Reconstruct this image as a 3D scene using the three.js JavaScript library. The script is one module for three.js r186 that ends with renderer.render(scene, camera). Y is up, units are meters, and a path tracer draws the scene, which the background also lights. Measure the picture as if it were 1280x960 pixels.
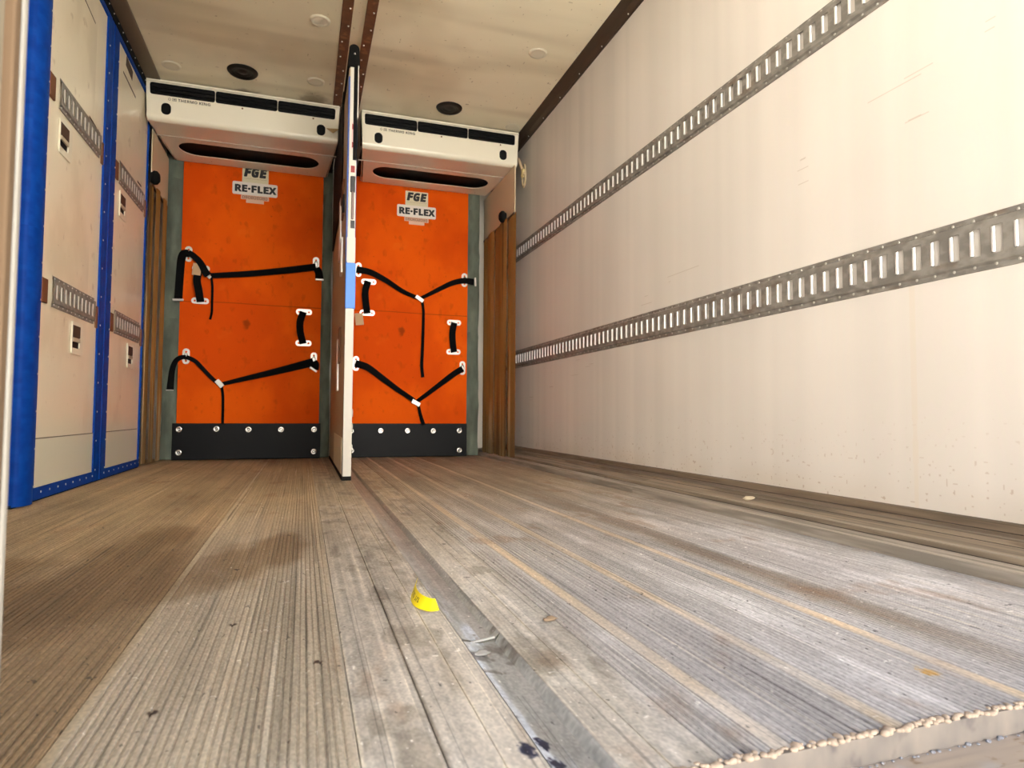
import * as THREE from 'three';
import { mergeGeometries } from 'three/addons/utils/BufferGeometryUtils.js';
import { RoundedBoxGeometry } from 'three/addons/geometries/RoundedBoxGeometry.js';

// ───────────────────────── camera, sky, sun, exposure ─────────────────────────
const scene = new THREE.Scene();
const camera = new THREE.PerspectiveCamera(2 * Math.atan(480 / 800) * 180 / Math.PI, 4 / 3, 0.05, 100);
camera.position.set(0, 0.34, 0);
camera.rotation.set(0.0469, -0.315, 0.0058, 'YXZ');
camera.focus = 1.9;
camera.userData.fStop = 9;
scene.add(camera);

const renderer = new THREE.WebGLRenderer();
renderer.toneMapping = THREE.LinearToneMapping;
renderer.toneMappingExposure = 1.36;
renderer.shadowMap.enabled = true;

const SKY = 0.75, SUN = 46.0;
{ // bright hazy sky: white towards the horizon, light blue above
  const W = 256, H = 128, d = new Float32Array(W * H * 4);
  for (let r = 0; r < H; r++) {
    const el = ((r + 0.5) / H - 0.5) * Math.PI, t = Math.max(0, Math.sin(el));
    const k = Math.pow(t, 0.55);
    const c = [1.0 * (1 - k) + 0.42 * k, 1.0 * (1 - k) + 0.62 * k, 1.0 * (1 - k) + 0.98 * k];
    for (let x = 0; x < W; x++) { const o = (r * W + x) * 4; d[o] = c[0] * SKY; d[o + 1] = c[1] * SKY; d[o + 2] = c[2] * SKY; d[o + 3] = 1; }
  }
  const t = new THREE.DataTexture(d, W, H, THREE.RGBAFormat, THREE.FloatType);
  t.mapping = THREE.EquirectangularReflectionMapping; t.magFilter = THREE.LinearFilter; t.needsUpdate = true;
  scene.background = t; scene.environment = t;
}
const sun = new THREE.DirectionalLight(0xffffff, SUN);     // high, from the truck's left and front: it lights the yard behind the truck, not the load space
sun.position.set(-7, 11, -6); sun.target.position.set(0, 0, 3);
sun.castShadow = true; sun.shadow.mapSize.set(2048, 2048);
Object.assign(sun.shadow.camera, { left: -22, right: 22, top: 22, bottom: -22, near: 0.5, far: 60 });
scene.add(sun, sun.target);

// ───────────────────────── helpers ─────────────────────────
let seed = 7;
const rnd = () => { seed = (seed * 1664525 + 1013904223) >>> 0; return seed / 4294967296; };
const PERM = new Float32Array(65536); for (let i = 0; i < 65536; i++) PERM[i] = rnd();
const hsh = (x, y) => PERM[((x * 73 + y * 1579) ^ (x * 13 + y * 7) << 3) & 65535];
function vn(x, y) {
  const xi = Math.floor(x), yi = Math.floor(y); let u = x - xi, v = y - yi; u = u * u * (3 - 2 * u); v = v * v * (3 - 2 * v);
  const a = hsh(xi, yi), b = hsh(xi + 1, yi), c = hsh(xi, yi + 1), d = hsh(xi + 1, yi + 1);
  return a + (b - a) * u + (c - a) * v + (a - b - c + d) * u * v;
}
const fbm = (x, y, n = 4) => { let s = 0, a = 0.5, t = 0; for (let i = 0; i < n; i++) { s += a * vn(x + i * 17.3, y + i * 9.1); t += a; a *= 0.5; x *= 2.03; y *= 2.03; } return s / t; };
const sstep = (a, b, x) => { const t = Math.min(1, Math.max(0, (x - a) / (b - a))); return t * t * (3 - 2 * t); };
const mix3 = (a, b, k) => [a[0] + (b[0] - a[0]) * k, a[1] + (b[1] - a[1]) * k, a[2] + (b[2] - a[2]) * k];
function dataTex(w, h, f, srgb = true) {                     // f(u, v) -> sRGB 0..255 triple, v upward
  const d = new Uint8Array(w * h * 4);
  for (let y = 0; y < h; y++) for (let x = 0; x < w; x++) {
    const c = f((x + 0.5) / w, (y + 0.5) / h), o = (y * w + x) * 4;
    d[o] = Math.max(0, Math.min(255, c[0])); d[o + 1] = Math.max(0, Math.min(255, c[1])); d[o + 2] = Math.max(0, Math.min(255, c[2])); d[o + 3] = 255;
  }
  const t = new THREE.DataTexture(d, w, h); t.magFilter = THREE.LinearFilter; t.wrapS = t.wrapT = THREE.RepeatWrapping;
  if (srgb) t.colorSpace = THREE.SRGBColorSpace; t.needsUpdate = true; return t;
}
function canvasTex(w, h, draw) {
  const c = document.createElement('canvas'); c.width = w; c.height = h; draw(c.getContext('2d'), w, h);
  const t = new THREE.CanvasTexture(c); t.colorSpace = THREE.SRGBColorSpace; return t;
}
const std = (color, roughness = 0.6, metalness = 0, extra = {}) => new THREE.MeshStandardMaterial({ color, roughness, metalness, side: THREE.DoubleSide, ...extra });
const phy = (o) => new THREE.MeshPhysicalMaterial({ side: THREE.DoubleSide, ...o });

const used = {};
const numbered = (n) => { const k = used[n] = (used[n] ?? -1) + 1; return k ? n + '_' + String(k).padStart(3, '0') : n; };
function mesh(name, geo, mat, parent = scene) {
  const g = Array.isArray(geo) ? merge(geo) : geo, m = new THREE.Mesh(g, mat);
  m.name = parent === scene ? numbered(name) : name; m.castShadow = m.receiveShadow = true; parent.add(m); return m;
}
function merge(list) { return mergeGeometries(list.map((g) => { const h = g.index ? g.toNonIndexed() : g; for (const k of Object.keys(h.attributes)) if (!['position', 'normal', 'uv'].includes(k)) h.deleteAttribute(k); return h; })); }
function group(name, pos = [0, 0, 0], rotY = 0) { const g = new THREE.Group(); g.name = numbered(name); g.position.set(...pos); g.rotation.y = rotY; scene.add(g); return g; }
function tag(o, label, category, grp) { Object.assign(o.userData, { label, category }); if (grp) o.userData.group = grp; return o; }
function structure(o) { o.userData.kind = 'structure'; return o; }
function planar(g, a, b, su = 1, sv = 1, ou = 0, ov = 0) {     // uv from two object axes, in metres times a scale
  const p = g.attributes.position, uv = new Float32Array(p.count * 2);
  for (let i = 0; i < p.count; i++) { uv[i * 2] = (p.getComponent(i, a) + ou) * su; uv[i * 2 + 1] = (p.getComponent(i, b) + ov) * sv; }
  g.setAttribute('uv', new THREE.BufferAttribute(uv, 2)); return g;
}
const box = (x0, x1, y0, y1, z0, z1) => new THREE.BoxGeometry(Math.abs(x1 - x0), Math.abs(y1 - y0), Math.abs(z1 - z0)).translate((x0 + x1) / 2, (y0 + y1) / 2, (z0 + z1) / 2);
const rbox = (x0, x1, y0, y1, z0, z1, r = 0.003, s = 2) => new RoundedBoxGeometry(Math.abs(x1 - x0), Math.abs(y1 - y0), Math.abs(z1 - z0), s, r).translate((x0 + x1) / 2, (y0 + y1) / 2, (z0 + z1) / 2);
function wound(g) {                                           // turn every triangle to the side its normals point to
  const p = g.attributes.position.array, n = g.attributes.normal.array, u = g.attributes.uv?.array, A = new THREE.Vector3(), B = new THREE.Vector3();
  for (let t = 0; t < p.length; t += 9) {
    A.set(p[t + 3] - p[t], p[t + 4] - p[t + 1], p[t + 5] - p[t + 2]); B.set(p[t + 6] - p[t], p[t + 7] - p[t + 1], p[t + 8] - p[t + 2]); A.cross(B);
    if (A.x * (n[t] + n[t + 3]) + A.y * (n[t + 1] + n[t + 4]) + A.z * (n[t + 2] + n[t + 5]) < 0) {
      for (const a of [p, n]) for (let k = 3; k < 6; k++) { const q = a[t + k]; a[t + k] = a[t + k + 3]; a[t + k + 3] = q; }
      if (u) for (let k = 2; k < 4; k++) { const o = t / 9 * 6, q = u[o + k]; u[o + k] = u[o + k + 2]; u[o + k + 2] = q; }
    }
  }
  return g;
}
function sweepZ(pts, z0, z1) {                                // an open or closed profile of (x, y) points drawn out along z, flat faces
  const P = [], N = [], U = [];
  for (let i = 0; i + 1 < pts.length; i++) {
    const [ax, ay] = pts[i], [bx, by] = pts[i + 1], L = Math.hypot(bx - ax, by - ay) || 1, nx = -(by - ay) / L, ny = (bx - ax) / L;
    const q = [[ax, ay, z0], [bx, by, z0], [bx, by, z1], [ax, ay, z0], [bx, by, z1], [ax, ay, z1]];
    for (const v of q) { P.push(...v); N.push(nx, ny, 0); U.push(v[0], v[2]); }
  }
  const g = new THREE.BufferGeometry();
  g.setAttribute('position', new THREE.Float32BufferAttribute(P, 3)); g.setAttribute('normal', new THREE.Float32BufferAttribute(N, 3)); g.setAttribute('uv', new THREE.Float32BufferAttribute(U, 2));
  return wound(g);
}
function extrude(shape, depth, bevel = 0, curveSegments = 10) { return new THREE.ExtrudeGeometry(shape, { depth, curveSegments, bevelEnabled: bevel > 0, bevelSize: bevel, bevelThickness: bevel, bevelSegments: 2 }); }
function rectShape(x0, x1, y0, y1, r = 0) {
  const s = new THREE.Shape(); if (!r) { s.moveTo(x0, y0); s.lineTo(x1, y0); s.lineTo(x1, y1); s.lineTo(x0, y1); s.closePath(); return s; }
  s.moveTo(x0 + r, y0); s.lineTo(x1 - r, y0); s.absarc(x1 - r, y0 + r, r, -Math.PI / 2, 0); s.lineTo(x1, y1 - r); s.absarc(x1 - r, y1 - r, r, 0, Math.PI / 2);
  s.lineTo(x0 + r, y1); s.absarc(x0 + r, y1 - r, r, Math.PI / 2, Math.PI); s.lineTo(x0, y0 + r); s.absarc(x0 + r, y0 + r, r, Math.PI, Math.PI * 1.5); return s;
}
function holed(shape, ...holes) { shape.holes.push(...holes); return shape; }
const circ = (x, y, r) => { const p = new THREE.Path(); p.absarc(x, y, r, 0, Math.PI * 2, true); return p; };
function ribbon(pts, width, thick = 0.0025) {                 // webbing lying against a panel: points [x, y, z], width number or [from, to]
  const c = new THREE.CatmullRomCurve3(pts.map((p) => new THREE.Vector3(p[0], p[1], p[2] ?? 0))), n = pts.length * 6, P = [], I = [];
  const w = Array.isArray(width) ? width : [width, width];
  for (let i = 0; i <= n; i++) {
    const t = i / n, p = c.getPointAt(t), T = c.getTangentAt(t), hw = (w[0] + (w[1] - w[0]) * t) / 2, L = Math.hypot(T.x, T.y) || 1, nx = -T.y / L, ny = T.x / L;
    for (const [s, k] of [[-1, 0], [1, 0], [1, 1], [-1, 1]]) P.push(p.x + nx * hw * s, p.y + ny * hw * s, p.z + thick * k);
    if (i) for (let k = 0; k < 4; k++) { const a = (i - 1) * 4 + k, b = (i - 1) * 4 + (k + 1) % 4; I.push(a, b, a + 4, b, b + 4, a + 4); }
  }
  I.push(0, 2, 1, 0, 3, 2); const e = n * 4; I.push(e, e + 1, e + 2, e, e + 2, e + 3);
  const g = new THREE.BufferGeometry(); g.setAttribute('position', new THREE.Float32BufferAttribute(P, 3)); g.setIndex(I);
  const f = g.toNonIndexed(); f.computeVertexNormals(); return planar(f, 0, 1, 30, 30);
}

// ───────────────────────── materials ─────────────────────────
const FX0 = -1.1, FW = 2.7, FL = 4.9;                          // the floor's texture: metres across and along
const BLOTCH = [[-0.36, -1.75, 0.14, 0.34], [-0.40, -1.40, 0.17, 0.28], [-0.16, -1.60, 0.09, 0.22], [-0.05, -1.72, 0.05, 0.2], [-0.66, -1.62, 0.16, 0.2]];
const floorMap = dataTex(2048, 2048, (u, v) => {
  const x = FX0 + u * FW, z = -0.5 - v * FL;
  const far = sstep(-1.0, -3.4, z), right = sstep(0.2, 0.5, x), worn = sstep(-0.224, -0.236, x);
  let c = mix3([170, 158, 140], [166, 162, 162], right); c = mix3(c, [150, 126, 96], worn * 0.85);
  c = mix3(c, mix3([168, 146, 112], [154, 138, 116], right), far);
  const centre = sstep(0.055, 0.062, x) * (1 - sstep(0.402, 0.407, x));
  c = mix3(c, mix3([176, 168, 158], [156, 140, 114], far), centre * 0.9);
  const n = fbm(x * 5, z * 2.2, 5), st = vn(x * 240, z * 2.2), st2 = vn(x * 110 + 9, z * 0.9), fine = vn(x * 420, z * 260), wide = vn(x * 26 + 3, z * 0.6);
  let k = 0.92 + 0.30 * n + 0.15 * (st - 0.5) + 0.10 * (st2 - 0.5) + 0.21 * (fine - 0.5) + 0.10 * (wide - 0.5);
  const edge = vn(x * 330 + 11, z * 1.3 + 4), crack = vn(x * 300 + 77, z * 1.7); if (edge > 0.86) c = mix3(c, [226, 216, 198], sstep(0.86, 0.95, edge) * 0.5 * (1 - worn * 0.5) * (0.3 + vn(x * 60, z * 20))); if (crack > 0.88) k *= 0.82;
  const wob = (fbm(x * 9 + 3, z * 5 + 8, 4) - 0.5) * 1.5; let s = 0;
  for (const [bx, bz, rx, rz] of BLOTCH) s = Math.max(s, 1 - sstep(0.5, 1.25, Math.hypot((x - bx) / rx, (z - bz) / rz) + wob));
  c = mix3(c, [104, 80, 52], s * 0.55);
  for (const [sx, w] of [[-0.2305, 0.0065], [0.475, 0.013], [0.628, 0.012], [0.843, 0.012]])   // clean-worn plank lips
    c = mix3(c, sx < 0 ? [190, 178, 154] : [198, 174, 142], (1 - sstep(w * 0.6, w * 1.3, Math.abs(x - sx))) * (0.25 + 0.6 * vn(x * 40, z * 7)));
  const dk = 1 - sstep(0.015, 0.06, Math.abs(x - 0.955 + 0.01 * vn(z * 3, 1))); c = mix3(c, [104, 84, 64], dk * 0.45 * sstep(-0.5, -0.9, z) * (1 - sstep(-1.9, -2.8, z)) * (0.5 + st));
  const white = sstep(0.52, 0.74, fbm(x * 14 + 40, z * 5 + 3, 4)) * (right * 0.7 + 0.3 * (1 - worn)) * (1 - far * 0.8); c = mix3(c, [216, 213, 214], white * 0.42);
  const rust = sstep(0.66, 0.82, fbm(x * 12 + 90, z * 6 + 70, 4)); c = mix3(c, [126, 88, 60], rust * 0.28);
  if (centre > 0.5) {                                          // smooth plates: grime, scuffs, pale chalk
    k += 0.16 * (fbm(x * 60, z * 26, 3) - 0.5);
    const g = fbm(x * 34, z * 14, 4); c = mix3(c, [204, 198, 188], sstep(0.58, 0.74, g) * 0.5 * (1 - far * 0.7)); c = mix3(c, [104, 94, 80], sstep(0.56, 0.72, fbm(x * 26 + 7, z * 11, 4)) * 0.4);
    for (const sx of [0.0605, 0.14, 0.193, 0.3465]) { const d = Math.abs(x - sx - 0.002 * (vn(z * 9, sx * 50) - 0.5)); c = mix3(c, sx === 0.14 && z > -1.3 ? [96, 86, 74] : [206, 194, 170], (1 - sstep(0.001, 0.0045, d)) * vn(z * 14, sx * 90) * 0.75); }
    if (x > 0.234 && x < 0.297) {
      c = mix3(c, mix3([150, 152, 152], [146, 136, 120], far), 0.7);
      if (x < 0.268 && z > -1.35) c = mix3(c, [194, 200, 212], sstep(0.40, 0.7, fbm(x * 50, z * 9 + 3, 4)) * 0.75 * sstep(-1.35, -1.1, z));
      if (z > -1.0 && z < -0.84) c = mix3(c, [92, 84, 76], sstep(0.4, 0.55, fbm(x * 40, z * 30, 3)) * 0.6);
    }
    for (const [bx, bz, r] of [[0.222, -0.625, 0.010], [0.247, -0.645, 0.009], [0.247, -0.606, 0.008]]) c = mix3(c, [30, 32, 54], 1 - sstep(r * 0.6, r, Math.hypot(x - bx, (z - bz) * 0.6) + (vn(x * 260, z * 260) - 0.5) * 0.007));
  }
  const pit = vn(x * 130, z * 75); if (pit > 0.958) k *= 0.62; if (vn(x * 140 + 50, z * 90) > 0.955) c = mix3(c, [236, 232, 226], 0.6 * (1 - worn * 0.6));
  const yb = 1 - sstep(0.004, 0.016, Math.hypot(x - 0.798, (z + 0.654) * 0.8) + (vn(x * 250, z * 250) - 0.5) * 0.012); c = mix3(c, [190, 140, 62], yb * 0.75);
  for (const [bx, bz] of [[-0.13, -1.52], [0.026, -0.93], [-0.03, -1.9], [-0.1, -1.13], [-0.155, -0.83]]) c = mix3(c, [52, 34, 24], 1 - sstep(0.003, 0.008, Math.hypot(x - bx, z - bz)));
  return [c[0] * k, c[1] * k, c[2] * k];
});
floorMap.wrapS = floorMap.wrapT = THREE.ClampToEdgeWrapping;
const M = {};
M.floor = std(0xffffff, 0.66, 0.0, { map: floorMap });
const speck = (x, z) => vn(x, z);
M.wall = std(0xffffff, 0.5, 0, { map: dataTex(2048, 1024, (u, v) => {   // u along the truck from the back (0) to the rear doors (1), v up
  const x = u * 4.9, y = v * 2.4; let c = [226, 215, 203];
  const st = vn(x * 9, y * 0.35) * 0.5 + vn(x * 26 + 5, y * 0.5) * 0.5; let k = 0.965 + 0.045 * (st - 0.5) * 2 * (1 - u * 0.6) + 0.05 * (fbm(x * 2, y * 2, 3) - 0.5);
  c = mix3(c, [214, 204, 190], sstep(0.5, 0.75, vn(x * 7 + 3, y * 0.3)) * 0.22 * (1 - u * 0.7));
  const low = 1 - sstep(0.05, 0.34, y); if (low > 0 && vn(x * 110, y * 120) > 0.93 - 0.03 * low) c = mix3(c, [150, 112, 84], 0.35 * low + 0.1);
  c = mix3(c, [196, 176, 148], (1 - sstep(0, 0.1, Math.abs(y - 0.10))) * 0.28 * vn(x * 6, 3));
  if (Math.abs(y - 1.12 - 0.25 * (x - 3.7)) < 0.08 && vn(x * 5, y * 180) > 0.93) c = mix3(c, [150, 120, 96], 0.3);
  if (Math.abs(x - 3.98) < 0.006 + 0.004 * vn(y * 20, 4) && y < 0.75) c = mix3(c, [222, 196, 160], 0.16);
  return [c[0] * k, c[1] * k, c[2] * k];
}) });
M.ceiling = std(0xffffff, 0.5, 0, { map: dataTex(768, 1024, (u, v) => {
  const x = u * 2.7, z = v * 4.9; let c = [250, 240, 212]; const n = fbm(x * 1.6, z * 1.4, 4), band = fbm(x * 0.8 + 3, z * 5, 3);
  c = mix3(c, [176, 158, 124], sstep(0.45, 0.75, n) * 0.3 + sstep(0.5, 0.75, band) * 0.25);
  for (const [px, pz, r] of [[1.13, 0.94, 0.13], [0.2, 0.72, 0.1], [0.72, 0.88, 0.11], [2.0, 0.85, 0.1]]) c = mix3(c, [104, 82, 54], (1 - sstep(0.2, 1, Math.hypot(x - px, z - pz) / r + (fbm(x * 20, z * 20, 3) - 0.5) * 0.6)) * 0.55);
  if (vn(x * 60, z * 60) > 0.965) c = mix3(c, [120, 98, 66], 0.4);
  const b = sstep(0.9, 0.5, z) * 0.35; c = mix3(c, [140, 116, 80], b * fbm(x * 3, z * 6, 3)); return c;
}) });
M.orange = phy({ color: 0xffffff, roughness: 0.75, specularIntensity: 0.15, map: dataTex(512, 1024, (u, v) => {
  const x = u * 1.0, y = v * 2.2; const n = fbm(x * 4, y * 3, 4); let c = mix3([232, 92, 8], [214, 76, 5], sstep(0.3, 0.75, n));
  c = mix3(c, [120, 44, 8], sstep(0.64, 0.84, fbm(x * 22 + 4, y * 14, 4)) * 0.16); c = mix3(c, [238, 120, 44], sstep(0.66, 0.84, fbm(x * 7 + 60, y * 8, 4)) * 0.2);
  if (vn(x * 120, y * 100) > 0.968) c = mix3(c, [96, 36, 10], 0.35);
  c = mix3(c, [110, 40, 8], (1 - sstep(0.001, 0.004, Math.abs(y - 1.11 - 0.02 * vn(x * 3, 2)))) * 0.5);
  c = mix3(c, [104, 44, 12], (1 - sstep(0.01, 0.035, Math.hypot(x - 0.46, (y - 0.98) * 0.8) + (vn(x * 60, y * 60) - 0.5) * 0.02)) * 0.5);
  return c;
}) });
const weave = dataTex(256, 256, (u, v) => { const a = 128 + 46 * Math.sin(u * 402) * Math.sin(v * 402) + 70 * (fbm(u * 9, v * 5, 3) - 0.5); return [a, a, a]; }, false);
M.pad = std(0x8e948c, 0.85, 0, { bumpMap: weave, bumpScale: 0.004, map: dataTex(256, 512, (u, v) => { const n = fbm(u * 6, v * 9, 4); return mix3([214, 220, 206], [146, 150, 138], n); }) });
M.black = phy({ color: 0x08080a, roughness: 0.5, specularIntensity: 0.35 });
M.rubber = phy({ color: 0x100f0e, roughness: 0.75, specularIntensity: 0.3 });
M.web = phy({ color: 0x070708, roughness: 0.9, specularIntensity: 0.3, bumpMap: weave, bumpScale: 0.001 });
M.zinc = std(0xd9d6cf, 0.35, 0.55);
M.rivet = std(0xb4aca0, 0.5, 0.3);
M.chrome = std(0xe6e2dc, 0.25, 0.8);
M.tan = std(0xc9a47c, 0.8);
M.galv = std(0xffffff, 0.5, 0.3, { map: dataTex(1024, 128, (u, v) => { const n = fbm(u * 160, v * 12, 4); let c = mix3([150, 143, 133], [126, 119, 111], sstep(0.3, 0.7, n)); c = mix3(c, [104, 80, 62], sstep(0.64, 0.82, fbm(u * 60 + 9, v * 6, 3)) * 0.35); return c; }) });
M.lip = std(0xe8e4de, 0.3, 0.4);
M.blue = phy({ color: 0x09469f, roughness: 0.55, specularIntensity: 0.2, map: dataTex(64, 512, (u, v) => { const n = fbm(u * 10, v * 40, 3); return mix3([255, 255, 255], [170, 180, 205], n); }) });
M.cream = phy({ color: 0xffffff, roughness: 0.3, clearcoat: 0.25, clearcoatRoughness: 0.25, map: dataTex(512, 1024, (u, v) => {
  const x = u * 0.8, y = v * 2.3; let c = [238, 225, 198]; c = mix3(c, [200, 182, 150], sstep(0.5, 0.8, fbm(x * 5, y * 3, 4)) * 0.35);
  if (vn(x * 90, y * 70) > 0.978) c = mix3(c, [120, 92, 62], 0.3); c = mix3(c, [140, 114, 82], sstep(0.74, 0.86, fbm(x * 18 + 9, y * 14, 4)) * 0.25); return c;
}) });
M.creamPlain = phy({ color: 0xe6dcc4, roughness: 0.32, clearcoat: 0.2 });
M.unit = phy({ color: 0xeee6d2, roughness: 0.28, clearcoat: 0.3, clearcoatRoughness: 0.2 });
M.header = std(0xd8c6a4, 0.5);
M.trim = std(0xffffff, 0.55, 0.2, { map: dataTex(128, 1024, (u, v) => { const n = fbm(u * 5, v * 50, 4); let c = mix3([126, 84, 58], [92, 62, 46], n); return mix3(c, [164, 116, 76], sstep(0.6, 0.78, fbm(u * 3 + 7, v * 26, 3)) * 0.5); }) });
M.trimDark = std(0x4a3b2e, 0.55, 0.25);
M.trimGrey = std(0x7a6c58, 0.5, 0.35);
const amberMap = dataTex(1024, 512, (u, v) => { const a = vn(u * 15, v * 0.8), b = vn(u * 46 + 4, v * 1.4), d = vn(u * 40 + 40, v * 1.1), n = fbm(u * 8, v * 3, 3); let c = mix3([200, 146, 82], [128, 86, 46], a * 0.7 + n * 0.3); c = mix3(c, [250, 226, 184], sstep(0.72, 0.9, b) * 0.7); c = mix3(c, [70, 44, 24], sstep(0.7, 0.9, d) * 0.65); return mix3(c, [128, 112, 86], sstep(0.28, 0.0, v) * 0.55); });
M.amber = phy({ color: 0xffffff, map: amberMap, roughness: 0.25, transmission: 0.38, thickness: 0, ior: 1.4, specularIntensity: 0.4 });
M.yellow = std(0xf2d40c, 0.5);
M.white = std(0xcbc4b6, 0.5);
M.foam = std(0xae9a87, 0.95);
M.rust = std(0x7c5138, 0.6, 0.4);
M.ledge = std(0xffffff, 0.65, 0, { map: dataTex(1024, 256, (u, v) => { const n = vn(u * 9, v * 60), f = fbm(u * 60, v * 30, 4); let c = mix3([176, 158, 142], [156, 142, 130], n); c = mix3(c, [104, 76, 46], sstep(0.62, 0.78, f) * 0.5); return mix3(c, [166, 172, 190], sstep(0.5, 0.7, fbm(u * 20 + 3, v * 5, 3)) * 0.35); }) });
M.concrete = std(0xdedbd4, 0.9, 0, { map: dataTex(256, 256, (u, v) => { const n = 205 + 70 * (fbm(u * 12, v * 12, 4) - 0.5); return [n, n * 0.99, n * 0.96]; }) });
M.render = std(0xf2f0ec, 0.9);
M.railMap = dataTex(256, 1024, (u, v) => { const n = fbm(u * 14, v * 9, 4), st = vn(u * 60, v * 5); let c = mix3([170, 158, 144], [136, 126, 114], sstep(0.3, 0.7, n)); c = mix3(c, [186, 172, 156], sstep(0.7, 0.95, st) * 0.5); return mix3(c, [98, 82, 66], sstep(0.64, 0.82, fbm(u * 20 + 5, v * 16, 4)) * 0.3); });
M.shell = std(0xd9d2c4, 0.7);

// ───────────────────────── the setting ─────────────────────────
const XL = -1.065, XR = 1.525, YC = 2.385, ZB = -5.25, ZF = -0.55;
{ // outside: the yard the truck stands in
  const g = planar(box(-30, 30, -1.3, -1.1, -30, 30), 0, 2, 0.3, 0.3); structure(mesh('ground', g, M.concrete));
  // unseen pale building added across the yard to bounce sunlight deep into the load space
  const f = group('added_bounce_building'); structure(f);
  mesh('bounce_facade', box(-18, 18, -1.1, 7.5, 15, 21), M.render, f);
  mesh('plinth', box(-18.05, 18.05, -1.1, -0.7, 14.93, 15), M.concrete, f); mesh('coping', box(-18.1, 18.1, 7.5, 7.7, 14.85, 21.1), M.shell, f);
  for (const x of [-11, 1, 11]) mesh('roller_door', rbox(x - 2, x + 2, -1.1, 3.0, 14.94, 15.02, 0.01), M.shell, f);
}
function floorUV(g) { return planar(g, 0, 2, 1 / FW, -1 / FL, -FX0, 0.5); }
{
  const fl = group('floor'); structure(fl);
  const base = mesh('floor_slab', box(XL - 0.06, XR + 0.06, -0.16, -0.012, ZB - 0.06, ZF), M.shell, fl);
  const plank = (x0, x1, lip) => {
    const P = [[x0 + 0.0006, -0.006], [x0 + 0.0006, -0.001], [x0 + 0.0016, 0]];
    let x = x0 + (lip ? (x0 < 0 ? 0.014 : 0.024) : 0.004); P.push([x, 0]);
    const n = Math.max(1, Math.round((x1 - x - 0.004) / 0.0094)), p = (x1 - x - 0.004) / n;
    for (let i = 0; i < n; i++) { const a = x + i * p; const dp = 0.0012 + 0.0014 * vn(x * 90, i * 3.7); P.push([a + p * 0.05, -dp], [a + p * 0.24, -dp], [a + p * 0.33, -0.0003], [a + p * 0.45, 0.0001], [a + p * 0.85, 0.0001], [a + p * 0.97, -0.0003]); }
    P.push([x1 - 0.0016, 0], [x1 - 0.0006, -0.001], [x1 - 0.0006, -0.006]);
    mesh('plank', floorUV(sweepZ(P, ZF, ZB)), M.floor, fl);
  };
  for (const [a, b, l] of [[-1.06, -0.86, 1], [-0.86, -0.64, 1], [-0.64, -0.43, 0], [-0.43, -0.2375, 1], [-0.2375, 0.06, 1], [0.405, 0.462, 0], [0.462, 0.616, 1], [0.616, 0.831, 1], [0.831, 1.02, 1], [1.02, 1.235, 0]]) plank(a, b, l);
  const flat = (x0, x1, y0 = 0, y1 = 0) => mesh('plank', floorUV(sweepZ([[x0 + 0.0004, -0.004], [x0 + 0.0004, y0 - 0.001], [x0 + 0.0014, y0], [x1 - 0.0014, y1], [x1 - 0.0004, y1 - 0.001], [x1 - 0.0004, -0.004]], ZF, ZB)), M.floor, fl);
  flat(0.06, 0.14, 0, 0.0005); flat(0.14, 0.193, 0.0015, 0.0015); flat(0.193, 0.2345, 0.0008, 0.0); flat(0.297, 0.3465, 0.001, 0.001); flat(0.3465, 0.405, 0.0, -0.001); flat(1.235, 1.302, 0.001, 0.001); flat(1.302, 1.368, -0.001, 0);
  const ch = (z0, z1, dy) => mesh('channel', floorUV(sweepZ([[0.2345, 0], [0.2365, -0.004 + dy], [0.262, -0.0105 + dy], [0.288, -0.0105 + dy], [0.2945, -0.001], [0.297, 0.001]], z0, z1)), std(0xffffff, 0.5, 0.15, { map: floorMap }), fl);
  ch(ZF, -0.962, 0); ch(-0.966, ZB, 0.0012);
  mesh('weld_seam', new THREE.CapsuleGeometry(0.0022, 0.05, 3, 6).rotateZ(Math.PI / 2 + 0.12).translate(0.262, -0.0075, -0.964), std(0xa8a49c, 0.6), fl);
}
{ // rear sill: the cut edge of the floor with its crumbling sealant, and the ledge a step below
  const sill = group('sill'); structure(sill);
  mesh('sill_face', planar(box(-0.3, XR, -0.03, -0.002, ZF - 0.004, ZF + 0.004), 0, 1, 1, 8), std(0xffffff, 0.8, 0, { map: dataTex(512, 64, (u, v) => { const n = fbm(u * 60, v * 4, 4); let c = mix3([132, 121, 110], [104, 97, 92], n); return mix3(c, [74, 68, 68], sstep(0.6, 0.75, fbm(u * 30 + 4, v * 3, 4)) * 0.6); }) }), sill);
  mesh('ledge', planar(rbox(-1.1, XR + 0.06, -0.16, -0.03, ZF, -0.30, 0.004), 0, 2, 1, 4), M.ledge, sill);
  const bead = [];
  for (let i = 0; i < 400; i++) { const x = -0.25 + i * 0.0044 + rnd() * 0.003, r = 0.0022 + rnd() * 0.0024; bead.push(new THREE.IcosahedronGeometry(r, 1).scale(1.2, 0.55 + rnd() * 0.3, 0.8 + rnd() * 0.7).translate(x, -0.0012 + rnd() * 0.001, ZF + 0.001 + (rnd() - 0.6) * 0.009)); }
  const b = mesh('sealant_crumbs', bead, M.foam, sill); b.userData.kind = 'stuff';
  const lo = []; for (let i = 0; i < 150; i++) { const r = 0.0012 + rnd() * 0.0022; lo.push(new THREE.IcosahedronGeometry(r, 0).scale(1.3, 0.6, 1).translate(-0.2 + i * 0.0115 + rnd() * 0.01, -0.029, ZF + 0.006 + rnd() * 0.004)); }
  mesh('sealant_crumbs', lo, std(0x84848a, 0.95), sill).userData.kind = 'stuff';
}
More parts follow.
